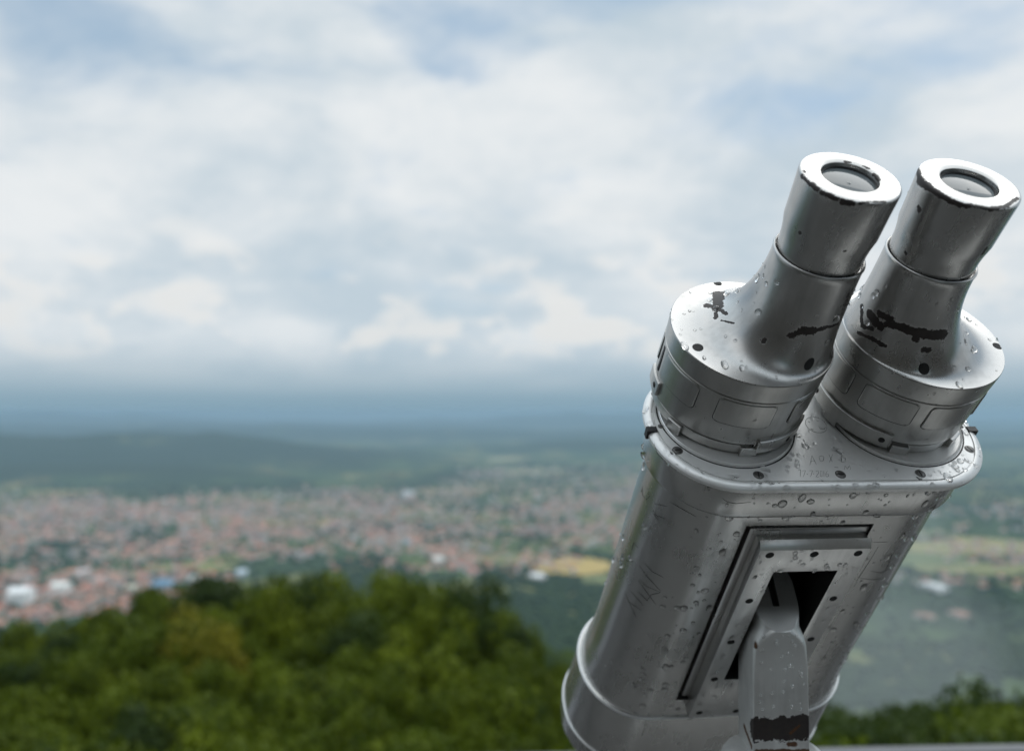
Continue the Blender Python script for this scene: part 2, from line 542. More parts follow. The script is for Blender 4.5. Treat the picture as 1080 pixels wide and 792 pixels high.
NECK = {}
for sx in (-1, 1):
    def cd(z, s=sx): return (s * (53.9 - .8 * z / 60), 3.6 - 2.4 * z / 60)
    # seal ring on the plate
    b = MB(); b.loft([ring(sx * 55.5, -10.5, z, r, 96) for z, r in ((.1, 42.0), (.26, 42.0), (.28, 41.4), (1.3, 41.2), (1.7, 40.8), (1.2, 40.2), (.9, 39.6), (.9, 30))], False, True)
    sr = b.build('seal_ring', M_end, plate, 30, MM)
    b = MB(); b.loft([ring(sx * 55.5, -10.5, z, r, 96) for z, r in ((.1, 42.7), (.27, 42.7), (.27, 41.2), (.1, 41.2))], False, False)
    b.build('gasket', M_rubber, sr, 30, MM)
    b = MB()
    b.loft(rings_of([(-1.5, 42.0), (2.6, 42.0), (3.0, 44.4), (3.5, 44.9), (9.6, 45.0), (10.0, 44.4), (10.1, 43.6), (11.0, 43.6), (11.2, 45.4), (11.7, 45.8), (45.6, 46.4), (46.0, 45.7), (46.8, 45.7), (47.2, 46.7), (58.6, 47.3), (60.0, 47.25)], cd), True, True)
    drum = b.build('prism_housing', M_drum, viewer, 32, MM)
    reg(drum)

    def patch(name, a0, a1, z0, z1, r0, th, rad=2.5, parent=drum, mat=M_drum, cf=cd, rise=0.0):
        """curved plate on the drum wall, angles in degrees, rounded corners"""
        m_ = MB(); outl = []
        rw = r0 * R(a1 - a0) / 2; hz = (z1 - z0) / 2; rad_ = min(rad, hz - .1, rw - .1)
        base = []
        for qx, qz, s0 in ((1, 1, 0), (-1, 1, 90), (-1, -1, 180), (1, -1, 270)):
            for k in range(5):
                a = R(s0 + 22.5 * k)
                base.append((qx * (rw - rad_) + rad_ * math.cos(a), qz * (hz - rad_) + rad_ * math.sin(a)))
        fine = []
        for i in range(len(base)):
            p, q = Vector(base[i]), Vector(base[(i + 1) % len(base)])
            k = max(1, int((q - p).length / 3))
            fine += [p.lerp(q, t / k) for t in range(k)]

        def P(s, zz, rr):
            am = R((a0 + a1) / 2) + s / r0; z = (z0 + z1) / 2 + zz + rise * s; cx, cy = cf(z)
            return TA @ Vector((cx + rr * math.cos(am), cy + rr * math.sin(am), z))
        rings = [[P(p.x, p.y, r0 - 1.0) for p in fine], [P(p.x, p.y, r0 + th * .75) for p in fine], [P(p.x * (1 - .3 / rw), p.y * (1 - .3 / hz), r0 + th) for p in fine]]
        m_.loft(rings, False, False)
        # top: strips across
        nx = max(6, int(2 * rw / 2.5)); xs = [-(rw - .3) + 2 * (rw - .3) * k / nx for k in range(nx + 1)]
        row = []
        for xx in xs:
            e = max(0.0, abs(xx) - (rw - rad_)); hh = (hz - rad_) + math.sqrt(max(rad_ ** 2 - e * e, 0)) - .3
            row.append((P(xx, -hh, r0 + th), P(xx, hh, r0 + th)))
        k0 = len(m_.v)
        m_.add([p for a in row for p in a], [[2 * k, 2 * k + 2, 2 * k + 3, 2 * k + 1] for k in range(nx)])
        return m_.build(name, mat, parent, 30, MM)

    def frame(a0, a1, z0, z1, r0, th, name='panel'):
        """thin raised line round a panel"""
        m_ = MB(); rw = r0 * R(a1 - a0) / 2; hz = (z1 - z0) / 2; rad_ = 3.0; pts = []
        for qx, qz, s0 in ((1, 1, 0), (-1, 1, 90), (-1, -1, 180), (1, -1, 270)):
            for k in range(5):
                a = R(s0 + 22.5 * k); pts.append(Vector((qx * (rw - rad_) + rad_ * math.cos(a), qz * (hz - rad_) + rad_ * math.sin(a))))
        f = []
        for i in range(len(pts)):
            p, q = pts[i], pts[(i + 1) % len(pts)]; k = max(1, int((q - p).length / 3)); f += [p.lerp(q, t / k) for t in range(k)]
        f.append(f[0])

        def P(p):
            am = R((a0 + a1) / 2) + p.x / r0; z = (z0 + z1) / 2 + p.y; cx, cy = cd(z)
            return TA @ Vector((cx + (r0 + .05) * math.cos(am), cy + (r0 + .05) * math.sin(am), z))
        m_.tube([P(p) for p in f], th, 6)
        return m_.build(name, M_rubber if th < .3 else M_drum, drum, 60, MM)

    if sx < 0:
        for a in (-102, -158, -214, -46, 10, 66): 
            patch('panel', a - 20, a + 20, 26.5, 44.2, 46.05, .9, 2.6)
            frame(a - 20.6, a + 20.6, 26.0, 44.7, 46.1, .24, 'panel_seam')
        patch('latch_strap', -84, -30, 5.5, 15.0, 45.6, 2.3, .8)
        frame(-85, -29, 5.0, 15.6, 45.75, .5, 'strap_gap')
        patch('slot', -187, -183.5, 24, 43, 46.1, .5, .6, mat=M_rubber)  # black strip painted in for a pocket shadow beside the panel
        patch('latch_strap', -196, -172, 12, 22, 45.6, 2.3, .8)
        clips = (-146, -88, -30, 40, 110)
    else:
        for a in (-127, -176, -80, -232, -30, 20, 70):
            patch('panel', a - 19, a + 19, 26.5, 44.2, 46.05, .9, 2.6)
            frame(a - 19.6, a + 19.6, 26.0, 44.7, 46.1, .24, 'panel_seam')
        patch('latch_strap', -190, -113, 6.4, 17.0, 45.6, 2.2, .8)
        clips = (-158, -104, -52, 0, 60)
    for a, b_, z0, z1 in (((-190, -113, 6.4, 17.0),) if sx > 0 else ((-196, -172, 12, 22),)):
        frame(a - .9, b_ + .9, z0 - .5, z1 + .5, 45.75, .42, 'strap_gap')
    for a in clips: patch('clip', a - 6.5, a + 6.5, 2.0, 9.4, 44.8, 2.7, .6)
    for a, z in (((-119, 11.6), (-181, 11.6)) if sx > 0 else ((-56, 10), (-178, 17))):
        cx, cy = cd(z); n_ = TA.to_3x3() @ Vector((math.cos(R(a)), math.sin(R(a)), 0))
        screw(drum, TA @ Vector((cx, cy, z)) + n_ * 47.95, n_, 1.6, .4, mat=M_dark)

    # flared neck, off-centre towards the middle
    b = MB(); rings = []
    NSEG = 40
    for k in range(NSEG + 1):
        t = k / NSEG; a = t * math.pi / 2
        c_ = math.sin(a); z = 60.55 + 53.85 * (1 - math.cos(a)) ** 1.22
        cx = sx * (53.1 - 20.6 * c_); cy = 1.2 - 1.0 * c_
        rings.append(tr(ring(cx, cy, z, 47.0 - 22.65 * c_, 112)))
    rings.insert(0, tr(ring(sx * 53.1, 1.2, 60.0, 47.3, 112)))
    rings.append(tr(ring(sx * 32.5, .2, 115.0, 24.55, 112)))
    for dr, z in ((.15, 115.6), (-.15, 116.3), (-.7, 116.6), (-1.3, 116.2), (-1.6, 113.8)):
        rings.append(tr(ring(sx * 32.5, .2, z, 24.6 + dr, 112)))
    b.loft(rings, False, True)
    neck = b.build('eyepiece_neck', M_plate, viewer, 40, MM)
    reg(neck)
    # eyepiece barrel
    b = MB()
    prof = [(112.5, 22.6), (124, 22.9), (128.5, 23.5), (134, 24.6), (150, 25.1), (159.6, 25.55), (160.6, 25.45), (161.2, 25.0), (161.4, 24.4), (161.4, 15.3), (161.1, 14.7), (160.4, 14.45), (156.5, 14.3)]
    b.loft([tr(ring(sx * 32.5, .5, z, r, 112)) for z, r in prof], True, False)
    barrel = b.build('eyepiece', M_plate, viewer, 40, MM)
    reg(barrel)
    m_ = MB(); rings = []
    for k in range(11):
        a = R(28) * (1 - k / 10); rr = 14.35 * math.sin(a) / math.sin(R(28))
        rings.append(tr(ring(sx * 32.5, .5, 158.4 + 14.35 / math.sin(R(28)) * (math.cos(a) - math.cos(R(28))) * .30, max(rr, .05), 64)))
    m_.loft(rings, False, True)
    m_.build('lens', m_lens, barrel, 60, MM)
    m_ = MB(); m_.loft([tr(ring(sx * 32.5, .5, z, r, 80)) for z, r in ((158.2, 14.5), (159.0, 14.5), (159.3, 14.1), (159.1, 13.5), (158.5, 13.4))], False, False)
    m_.build('retaining_ring', M_rubber, barrel, 60, MM)
    m_ = MB(); q0 = TA @ Vector((sx * 32.5 - 1.5, -3.0, 159.0))
    m_.loft([[q0 + Vector((1.1 * math.cos(R(e)) * math.cos(w), 1.1 * math.cos(R(e)) * math.sin(w), .7 * math.sin(R(e)))) for w in [2 * math.pi * i / 14 for i in range(14)]] for e in (0, 25, 50, 72)])
    m_.build('glint_drop', m_water, barrel, 80, MM)  # water bead added to give the lens a glint
    NECK[sx] = (drum, neck, barrel)

# --- what has worn off: chips in the paint, found on the surface along the sight line
ML = metal('silver_paint_left_neck', (.47, .465, .455), .29, .94, chips=chip_px([  # neck silver darkened in colour to imitate its dim reflections
    (757, 309, 758, 324, 5.6), (745, 322, 755, 324, 3.6), (758, 326, 766, 331, 2.2), (755, 330, 755, 335, 2.4), (761, 338, 774, 341, 1.1), (763, 308, 763, 316, 1.5),
    (834, 354, 847, 350, 3.3), (845, 349, 858, 349, 4.4), (858, 349, 872, 345, 3.0), (872, 345, 884, 341, 1.9), (805, 360, 806, 359, 2.8)]))
MR = metal('silver_paint_right_neck', (.47, .465, .455), .29, .94, chips=chip_px([
    (909, 324, 909, 342, 2.6), (909, 344, 920, 347, 2.3), (917, 331, 928, 344, 4.6), (928, 331, 940, 337, 3.6), (936, 342, 950, 344, 4.0), (950, 345, 968, 351, 4.8),
    (968, 351, 995, 353, 5.6), (965, 357, 967, 358, 3.2), (905, 351, 920, 357, 1.9), (920, 357, 933, 365, 2.4), (974, 369, 980, 369, 2.8)]))
rimL = [(845, 185, 853, 193, 2.0), (856, 194, 862, 200, 3.2), (866, 203, 882, 210, 2.7), (889, 214, 899, 214.5, 3.4), (907, 214.5, 934, 213, 1.6), (948, 205, 950.5, 197, 1.8), (882, 161, 896, 162, 1.7),
        (892, 170.8, 896, 171, 2.0), (912, 176, 916, 178, 2.0), (922, 184, 927, 190, 2.4), (843, 246, 844, 246, 1.7), (891, 265, 891.5, 265, 1.5), (848, 180, 849, 182, 1.4)]
rimR = [(967.5, 180, 970, 188, 2.6), (969, 190, 980, 198, 4.2), (980, 199, 996, 208, 3.0), (996, 209, 1012, 216, 2.7), (1012, 216, 1045, 220.5, 2.2), (1045, 220.5, 1062, 217.5, 2.6), (1062, 217, 1073, 209, 2.0),
        (968.5, 219, 970, 222, 2.4), (955, 266, 956, 268, 1.4), (1036, 268, 1040, 262, 2.0), (970, 172, 985, 169, 1.2)]
EL = metal('silver_paint_left_eyepiece', (.44, .435, .425), .27, .94, chips=chip_px(rimL), grime=.3)  # barrel silver darkened in colour for the same dim reflections
ER = metal('silver_paint_right_eyepiece', (.44, .435, .425), .27, .94, chips=chip_px(rimR), grime=.3)
for sx, a, e in ((-1, ML, EL), (1, MR, ER)):
    NECK[sx][1].data.materials[0] = a
    NECK[sx][2].data.materials[0] = e
NECK[1][1]['label'] = 'right neck with a long black chip across its front'

# screw pits in the shoulders
for sx, lst in ((-1, ((736, 366.5, 3.1, 1.0), (757, 299, 2.6, 1.0), (853.5, 384, 2.6, 1.55))), (1, ((974.5, 389, 3.0, 1.15), (1052, 365, 2.9, 1.0)))):
    for u, v, r, st in lst:
        h = hit(u, v)
        if h: pit(NECK[sx][1], h[0], h[1], r, stretch=st, along=(-sx * .2 + (.3 if sx < 0 else 0), 1, .3))


# --- scratched writing: thin dark lines lying on the surface
def scratch(strokes, w=.42, name='scratched_writing'):
    m_ = MB(); par = None
    for st in strokes:
        pts = []; last = None
        for i in range(len(st) - 1):
            (u0, v0), (u1, v1) = st[i], st[i + 1]
            k = max(2, int(math.hypot(u1 - u0, v1 - v0) / 2.0))
            for t in range(k + (i == len(st) - 2)):
                h = hit(u0 + (u1 - u0) * t / k, v0 + (v1 - v0) * t / k)
                if h:
                    pts.append(h[0] + h[1] * .02); par = par or h[3]
        if len(pts) > 1:
            n = len(pts); m_.tube(pts, [w * .5 * h_ for h_ in [(.35 + .65 * math.sin(math.pi * (i + .35) / n) * random.uniform(.7, 1.1)) for i in range(n)]], 5)
    if par: m_.build(name, M_scratch, par, 60, MM)


def marks(strokes, w):
    for st in strokes: scratch([st], w, 'scratch_mark')


def zz(lst, u0, v0, s): return [[(u0 + x / s, v0 + y / s) for x, y in st] for st in lst]


scratch(zz([[(218, 470), (250, 545), (290, 628)], [(240, 530), (318, 585)], [(255, 470), (330, 555)], [(296, 470), (362, 535)],
            [(310, 400), (345, 440), (435, 478)], [(350, 530), (380, 490), (430, 480)], [(300, 405), (405, 550)],
            [(305, 315), (350, 380), (435, 470)], [(335, 300), (385, 355), (450, 388)],
            ], 620, 540, 5.657), .5)
marks(zz([[(275, 180), (262, 225)], [(275, 180), (300, 215)], [(205, 275), (240, 288), (280, 296)], [(172, 262), (178, 300)], [(390, 8), (425, 50)], [(385, 8), (470, 42)], [(160, 345), (178, 400)]], 620, 540, 5.657), .45)
marks(zz([[(245, 480), (250, 545), (275, 572), (300, 548), (290, 520)], [(250, 490), (238, 520)], [(320, 645), (360, 700)], [(330, 600), (420, 620)], [(440, 590), (530, 640), (620, 690)], [(330, 180), (350, 250), (420, 320)],
            [(800, 560), (840, 590), (900, 600), (1000, 590)]], 640, 440, 6.6), .4)
scratch(zz([[(380, 340), (365, 410)], [(380, 340), (412, 405)], [(370, 382), (402, 376)], [(430, 350), (450, 340), (466, 352), (460, 378), (440, 382), (430, 350)], [(500, 330), (525, 385)], [(528, 330), (505, 388)],
            [(590, 320), (590, 385)], [(590, 320), (615, 325)], [(592, 352), (618, 358), (616, 384), (592, 386)], [(540, 422), (568, 426)], [(612, 440), (616, 412), (632, 436), (648, 410), (656, 440)],
            [(282, 446), (298, 440), (298, 492)], [(310, 448), (335, 446), (318, 492)], [(343, 472), (352, 472)], [(362, 448), (385, 446), (370, 492)], [(388, 470), (396, 470)],
            [(408, 452), (424, 446), (426, 466), (408, 492), (430, 492)], [(440, 450), (452, 450), (452, 490), (440, 490), (440, 450)], [(464, 448), (466, 492)], [(492, 446), (478, 470), (482, 492), (498, 488), (496, 470), (480, 472)]], 800, 430, 6.75), .26)
circ = [(410 + 78 * math.cos(2 * math.pi * k / 28) * .98 + 6 * math.sin(2 * math.pi * k / 28), 122 + 55 * math.sin(2 * math.pi * k / 28) + 14 * math.cos(2 * math.pi * k / 28)) for k in range(29)]
scratch(zz([circ, [(352, 98), (366, 104)], [(410, 90), (426, 96)], [(372, 150), (392, 156)], [(428, 132), (440, 150), (470, 150), (476, 138)]], 800, 430, 6.75), .36, 'engraved_circle')
scratch(zz([[(375, 545), (330, 620), (255, 735), (228, 792)], [(330, 690), (390, 700), (445, 675)], [(250, 728), (330, 742), (400, 735)], [(400, 600), (455, 592), (440, 640), (415, 690)], [(330, 520), (430, 516)]], 860, 480, 5.656), .35, 'scratch_mark')

# sealant bead where the sleeve meets the body
bead = MB(); pts = rrect(98.6, 61.0, 32.6, 47.5, -32.6, 24)
loopn = len(pts); pp = []
for i in range(loopn + 1):
    p = Vector(pts[i % loopn]); p.z += .5 * noise.noise(p * .12) + .25 * noise.noise(p * .5); pp.append(p)
bead.tube(pp, [.75 + .3 * noise.noise(p * .3) for p in pp], 7)
bead.build('sealant_bead', M_drum, body, 60, MM)


# --- rain drops
def rain(o, dens, rmin, rmax, seed, cond=None):
    """domes of water on the surface of o; dens = drops per square centimetre"""
    rnd = random.Random(seed); me = o.data; me.calc_loop_triangles()
    m_ = MB(); tris = []
    tot = 0
    for t in me.loop_triangles:
        p = [me.vertices[i].co * 1000 for i in t.vertices]
        if t.area * 1e4 < 1e-5: continue
        tot += t.area * 1e4; tris.append((tot, p, t.normal.copy()))
    N = int(tot * dens)
    down = MBI.to_3x3() @ Vector((0, 0, -1))
    import bisect
    keys = [t[0] for t in tris]
    cnt = 0
    for _ in range(N):
        k = min(bisect.bisect(keys, rnd.random() * tot), len(tris) - 1)
        _, p, n = tris[k]
        a, bb = rnd.random(), rnd.random()
        if a + bb > 1: a, bb = 1 - a, 1 - bb
        q = p[0] + (p[1] - p[0]) * a + (p[2] - p[0]) * bb
        if cond and not cond(q, n): continue
        if noise.noise(q * .03 + Vector((seed * 7.1, 0, 0))) < rnd.uniform(-1.2, .0): continue
        r = rmin + (rmax - rmin) * rnd.random() ** 2.6
        z = n.normalized(); y = down - z * down.dot(z)
        y = y.normalized() if y.length > .05 else z.orthogonal().normalized()
        x = y.cross(z)
        st = rnd.choice((.9, 1.0, 1.1, 1.25, 1.7)); hh = r * rnd.uniform(.40, .66)
        ph = rnd.random() * 6
        rings = []
        for e in (0, 22, 45, 68):
            c_, s_ = math.cos(R(e)), math.sin(R(e))
            rings.append([q + x * (r * c_ * math.cos(w) * (1 + .12 * math.sin(2 * w + ph))) + y * (r * st * c_ * math.sin(w) + .18 * r * s_) + z * (hh * s_ - .02) for w in [2 * math.pi * i / 12 for i in range(12)]])
        m_.loft(rings, True, True)
        cnt += 1
    if cnt:
        d = m_.build('raindrops', m_water, o, 80, MM)
        d['kind'] = 'stuff'


rain(body, 1.5, .6, 2.8, 1, lambda q, n: abs(n.x) < .55 or noise.noise(q * .7) > .25)
rain(blk, 2.6, .45, 1.9, 2, lambda q, n: n.y < -.8)
rain(plate, 3.0, .6, 2.5, 3, lambda q, n: n.z > .8 and all(math.hypot(q.x - s * 55.5, q.y + 10.5) > 43.5 and math.hypot(q.x - s * 53.5, q.y - 3) > 47 for s in (-1, 1)))
rain(hood, .3, .3, 1.2, 4)
for sx in (-1, 1):
    rain(NECK[sx][0], .38, .5, 1.6, 5 + sx)
    rain(NECK[sx][1], .75, .7, 2.5, 9 + sx, lambda q, n: q.z < 104)
    rain(NECK[sx][2], .12, .3, .9, 13 + sx, lambda q, n: q.z < 158 and q.z > 118)

# ------------------------------------------------------------------ the post that carries it
PX = EYE + CAMROT.to_3x3() @ Vector((.1768, .5835, 0))     # post axis
post = bpy.data.objects.new('support_post', None)
col.objects.link(post)
post.location = (PX.x, PX.y, 0)
tag(post, 'grey square steel post with a rusty black chip, carrying the binoculars', 'post')
ZC = EYE.z                                       # heights below are relative to eye level, mm


def pz(v, dep=.566):
    """height (m) of photo row v on the post's front"""
    return (EYE + CAMROT.to_3x3() @ Vector((0, dep, (396 - v) / FPX * dep))).z


def sqring(hw, fr, bk, r, z, n=8, bulge=0.0):
    pts = []
    for qx, qy, a0 in ((1, 1, 0), (-1, 1, 90), (-1, -1, 180), (1, -1, 270)):
        for k in range(n + 1):
            a = R(a0 + 90 * k / n); yy = (bk if qy > 0 else -fr)
            pts.append([qx * (hw - r) + r * math.cos(a), yy - qy * r + r * math.sin(a), z])
    if bulge:
        for p in pts: p[1] += bulge * (p[0] / hw) ** 2 if p[1] < 0 else 0
    return [tuple(p) for p in pts]


def rustcaps(l): return [(Vector(a), Vector(b_), r) for a, b_, r in l]


zc0, zc1, zb = pz(750), pz(776), pz(789)
M_post = metal('grey_paint_post', (.66, .665, .655), .38, .45, grime=.5, jg=2.6,
               chips=[((-.017, -.0185, (zc0 + zc1) / 2), (.0185, -.0185, (zc0 + zc1) / 2 + .0012), .0078)],
               rust=[((.005, -.0185, zc1 - .0012), (.0085, -.0185, zc1 - .0012), .0018), ((.006, -.0185, zc1 + .006), (.012, -.0185, zc1 + .011), .0009), ((-.016, -.0185, zb + .0026), (.0175, -.0185, zb + .0026), .0016),
                     ((-.0184, -.014, zb + .004), (-.0184, .004, zb + .011), .0018), ((-.0172, -.0190, pz(671)), (-.0168, -.0190, pz(678)), .0017)])
h = .0184
zs = pz(748)
p_ = MB()
SEG = 8
B_ = .0048                                       # the upper part is turned round and stands proud of the square foot
rings = [sqring(h, h, h, .0006, zb - .002, SEG), sqring(h, h, h, .0006, zs - .0006, SEG), sqring(h, h + B_, h, .0008, zs + .0002, SEG, B_), sqring(h - .0002, h + B_, h, .0012, pz(700), SEG, B_),
         sqring(h - .0005, h + B_, h - .0004, .0030, pz(678), SEG, B_), sqring(h - .0012, h + B_, h - .001, .0080, pz(669), SEG, .003), sqring(.0153, h + B_ - .0003, .0130, .0148, pz(659), SEG), sqring(.0151, h + B_ - .0003, .0130, .0146, pz(560), SEG)]
p_.loft(rings)
pobj = p_.build('square_tube', M_post, post, None)
c = MB(); zf = pz(661)
Mx = Matrix.Translation((0, -.0224, zf)) @ Matrix.Rotation(R(50), 4, 'X')
c.box((-.05, -.05, 0), (.05, .12, .12), Mx)
boolean(pobj, c.build('cut', M_black, post, None))
bevel(pobj, .0006, 2, 55)
smooth_angle(pobj.data, 32)
c = MB()
c.box((-.0020, .018, -.0006), (.0020, .047, .0010), Mx)
c.build('key_slot', M_black, pobj, None)
b = MB()
b.loft([ring(0, 0, zb - .026, .034, 48), ring(0, 0, zb - .007, .034, 48), ring(0, 0, zb - .003, .031, 48), ring(0, 0, zb - .0015, .0272, 48)])
b.build('collar', M_post, post, 40)
b = MB()
b.loft([ring(0, 0, .012, .045, 48), ring(0, 0, zb - .024, .045, 48), ring(0, 0, zb - .02, .040, 48)])
b.build('column', M_post, post, 40)
b = MB()
b.loft([ring(0, 0, 0.0, .14, 48), ring(0, 0, .010, .14, 48), ring(0, 0, .014, .135, 48)])
bp_ = b.build('base_plate', M_post, post, 40)
post['category'] = 'post'
# drops on the post
rp = random.Random(3); m_ = MB()
for _ in range(46):
    x = rp.uniform(-.015, .015); z = rp.uniform(pz(742), pz(664)); r = rp.choice((.0004, .0005, .0007, .001, .0013))
    rr = []
    for e in (0, 25, 50, 72):
        c_, s_ = math.cos(R(e)), math.sin(R(e))
        rr.append([(x + r * c_ * math.cos(w), -h - B_ + .0001 + B_ * (x / h) ** 2 - r * .5 * s_, z + r * 1.1 * c_ * math.sin(w)) for w in [-2 * math.pi * i / 10 for i in range(10)]])
    m_.loft(rr)
d = m_.build('raindrops', m_water, pobj, 80); d['kind'] = 'stuff'

# ------------------------------------------------------------------ terrace and parapet
m_deck, T = new_mat('wet_stone_paving')
P = T.n('ShaderNodeTexCoord').outputs['Object']
br = T.n('ShaderNodeTexBrick', i={'Vector': P, 'Scale': 1.0, 'Mortar Size': .006, 'Brick Width': .6, 'Row Height': .6, 'Color1': (.085, .084, .08, 1), 'Color2': (.11, .108, .103, 1), 'Mortar': (.09, .085, .08, 1)})
nz = T.noise(P, 6, 6, .65).outputs[0]
cc = T.mix(T.ss(nz, .35, .7), br.outputs[0], (.055, .055, .054))
pb = T.n('ShaderNodeBsdfPrincipled', i={'Base Color': cc, 'Roughness': T.ss(nz, .35, .65, .35, .7)})
out(T, pb.outputs[0])
b = MB(); b.box((-9, -6, -.35), (9, 2.0, 0.0))
tag(b.build('terrace', m_deck, None, None), kind='structure')

m_slab = plain('pale_slab', (.48, .47, .45), .8, 0, .15, 5)
b = MB(); b.box((.42, .34, 0.004), (1.75, .84, .06))  # unseen pale slab added to brighten the body's reflection
sl = b.build('reflection_slab', m_slab, None, None); bevel(sl, .006, 2, 40); tag(sl, kind='structure')

M_conc = plain('weathered_concrete', (.33, .33, .33), .85, 0, .25, 9, .3)
M_cope = plain('grey_metal_coping', (.12, .125, .135), .5, .1, .18, 14)
wall = bpy.data.objects.new('parapet_wall', None); col.objects.link(wall)
wall.location = (0, 1.70, 0); wall.rotation_euler = (0, 0, R(2.6))
tag(wall, 'low grey parapet along the terrace edge, its coping crossing the bottom of the view', 'wall')
b = MB(); b.box((-8.8, -.13, -.2), (8.8, .13, .80)); b.build('masonry', M_conc, wall, None)
top = .868
b = MB(); b.box((-8.85, -.19, .80), (8.85, .19, top - .012)); 
for k in range(12):
    x0 = -8.85 + 17.7 * k / 12 + .004; b.box((x0, -.2, top - .0118), (x0 + 17.7 / 12 - .008, .155, top - .004)); b.box((x0, .156, top - .0118), (x0 + 17.7 / 12 - .008, .195, top))
cp = b.build('coping', M_cope, wall, None); bevel(cp, .003, 2, 40)


# unseen wall added behind the viewpoint to darken what the metal mirrors
m_st, T = new_mat('dark_rubble_stone')
P = T.n('ShaderNodeTexCoord').outputs['Object']
vo = T.n('ShaderNodeTexVoronoi', feature='DISTANCE_TO_EDGE', i={'Vector': P, 'Scale': 3.4})
vc = T.n('ShaderNodeTexVoronoi', i={'Vector': P, 'Scale': 3.4})
cst = T.mix(T.n('ShaderNodeSeparateColor', i={0: vc.outputs['Color']}).outputs[0], (.055, .05, .044), (.13, .12, .105))
cst = T.mix(T.ss(vo.outputs['Distance'], .01, .05), (.10, .095, .09), cst)
pb = T.n('ShaderNodeBsdfPrincipled', i={'Base Color': cst, 'Roughness': .9})
out(T, pb.outputs[0])
tw = bpy.data.objects.new('added_back_wall', None); col.objects.link(tw); tw.location = (0, -1.5, 0)
tag(tw, 'dark rubble stone wall with a tall open doorway, added unseen behind the viewpoint', 'wall')
b = MB()
for x0, x1, z0, z1 in ((-6, .55, 0, 2.9), (1.45, 6, 0, 2.9), (.55, 1.45, 2.25, 2.9)): b.box((x0, -.45, z0), (x1, 0, z1))
b.build('masonry', m_st, tw, None)
b = MB()
b.box((-6.1, -.5, 2.901), (6.1, .12, 3.05)); b.build('cap_stone', M_conc, tw, None)

# ------------------------------------------------------------------ terrain
VAL = -498.0                                     # valley floor
def sstep(a, b_, x):
    t = min(1, max(0, (x - a) / (b_ - a))); return t * t * (3 - 2 * t)


def px_dir(u): return (u - 540) / FPX


def terrain(x, y):
    """height of the ground"""
    d = max(y, -40.0)
    # shoulder of the hill in front of the terrace, dropping off further right and further out
    k = x / max(d, 8.0)
    near = -2.5 - 17.0 * sstep(2, 24, d) - 5.5 * sstep(22, 70, d)
    near -= 9.0 * sstep(.02, .32, k) * sstep(8, 40, d)
    nz_ = noise.noise(Vector((x * .004, y * .004, 1.3))) * 26 * sstep(90, 500, y)
    edge = 74
    fall = sstep(edge, 1450, d + abs(x) * .10) ** .55 if d + abs(x) * .10 > edge else 0.0
    far = near * (1 - fall) + (VAL - 3) * fall + nz_ * (1 - sstep(1100, 1600, d))
    return far


def grid(name, xs, ys, fz, mat, smooth=True):
    vs = [(x, y, fz(x, y)) for y in ys for x in xs]; nx = len(xs)
    fs = [[j * nx + i, j * nx + i + 1, (j + 1) * nx + i + 1, (j + 1) * nx + i] for j in range(len(ys) - 1) for i in range(nx - 1)]
    me = mesh_from(name, vs, fs, [mat]); me.polygons.foreach_set('use_smooth', [smooth] * len(fs))
    return put(name, me)


m_gr, T = new_mat('valley_ground')
P = T.n('ShaderNodeNewGeometry').outputs['Position']
pk = T.vm('MULTIPLY', P, (.001, .001, .001)).outputs[0]
pkf = T.n('ShaderNodeCombineXYZ', i={0: T.n('ShaderNodeSeparateXYZ', i={0: pk}).outputs[0], 1: T.n('ShaderNodeSeparateXYZ', i={0: pk}).outputs[1], 2: 0.0}).outputs[0]
warp = T.vm('ADD', pkf, T.vm('SCALE', T.noise(pkf, 3, 3).outputs['Color'], scale=.25).outputs[0]).outputs[0]
vo = T.n('ShaderNodeTexVoronoi', i={'Vector': warp, 'Scale': 4.2, 'Randomness': .9})
rnd = T.n('ShaderNodeSeparateColor', i={0: vo.outputs['Color']})
rp_ = T.n('ShaderNodeValToRGB', i={0: rnd.outputs[0]})
els = rp_.color_ramp.elements; rp_.color_ramp.interpolation = 'CONSTANT'
els[0].position = 0; els[0].color = (.045, .075, .025, 1)
els[1].position = .30; els[1].color = (.07, .105, .035, 1)
for p, c_ in ((.52, (.10, .13, .045, 1)), (.70, (.16, .165, .06, 1)), (.82, (.24, .20, .085, 1)), (.92, (.055, .08, .03, 1))):
    e = els.new(p); e.color = c_
wood = T.ss(T.noise(pkf, 1.1, 6, .6, .3).outputs[0], .50, .56)
base = T.mix(wood, rp_.outputs[0], T.mix(T.noise(pkf, 30, 3).outputs[0], (.018, .035, .013), (.035, .06, .02)))
slope = T.n('ShaderNodeSeparateXYZ', i={0: P}).outputs[2]
hillm = T.m('MULTIPLY', T.ss(slope, VAL + 12, VAL + 60), T.ss(T.noise(pkf, .9, 5, .6).outputs[0], .68, .58))
base = T.mix(hillm, base, T.mix(T.noise(pkf, 60, 4).outputs[0], (.012, .024, .009), (.03, .05, .016)))
pb = T.n('ShaderNodeBsdfPrincipled', i={'Base Color': base, 'Roughness': .95})
pb.inputs['Specular IOR Level'].default_value = .1
out(T, pb.outputs[0])

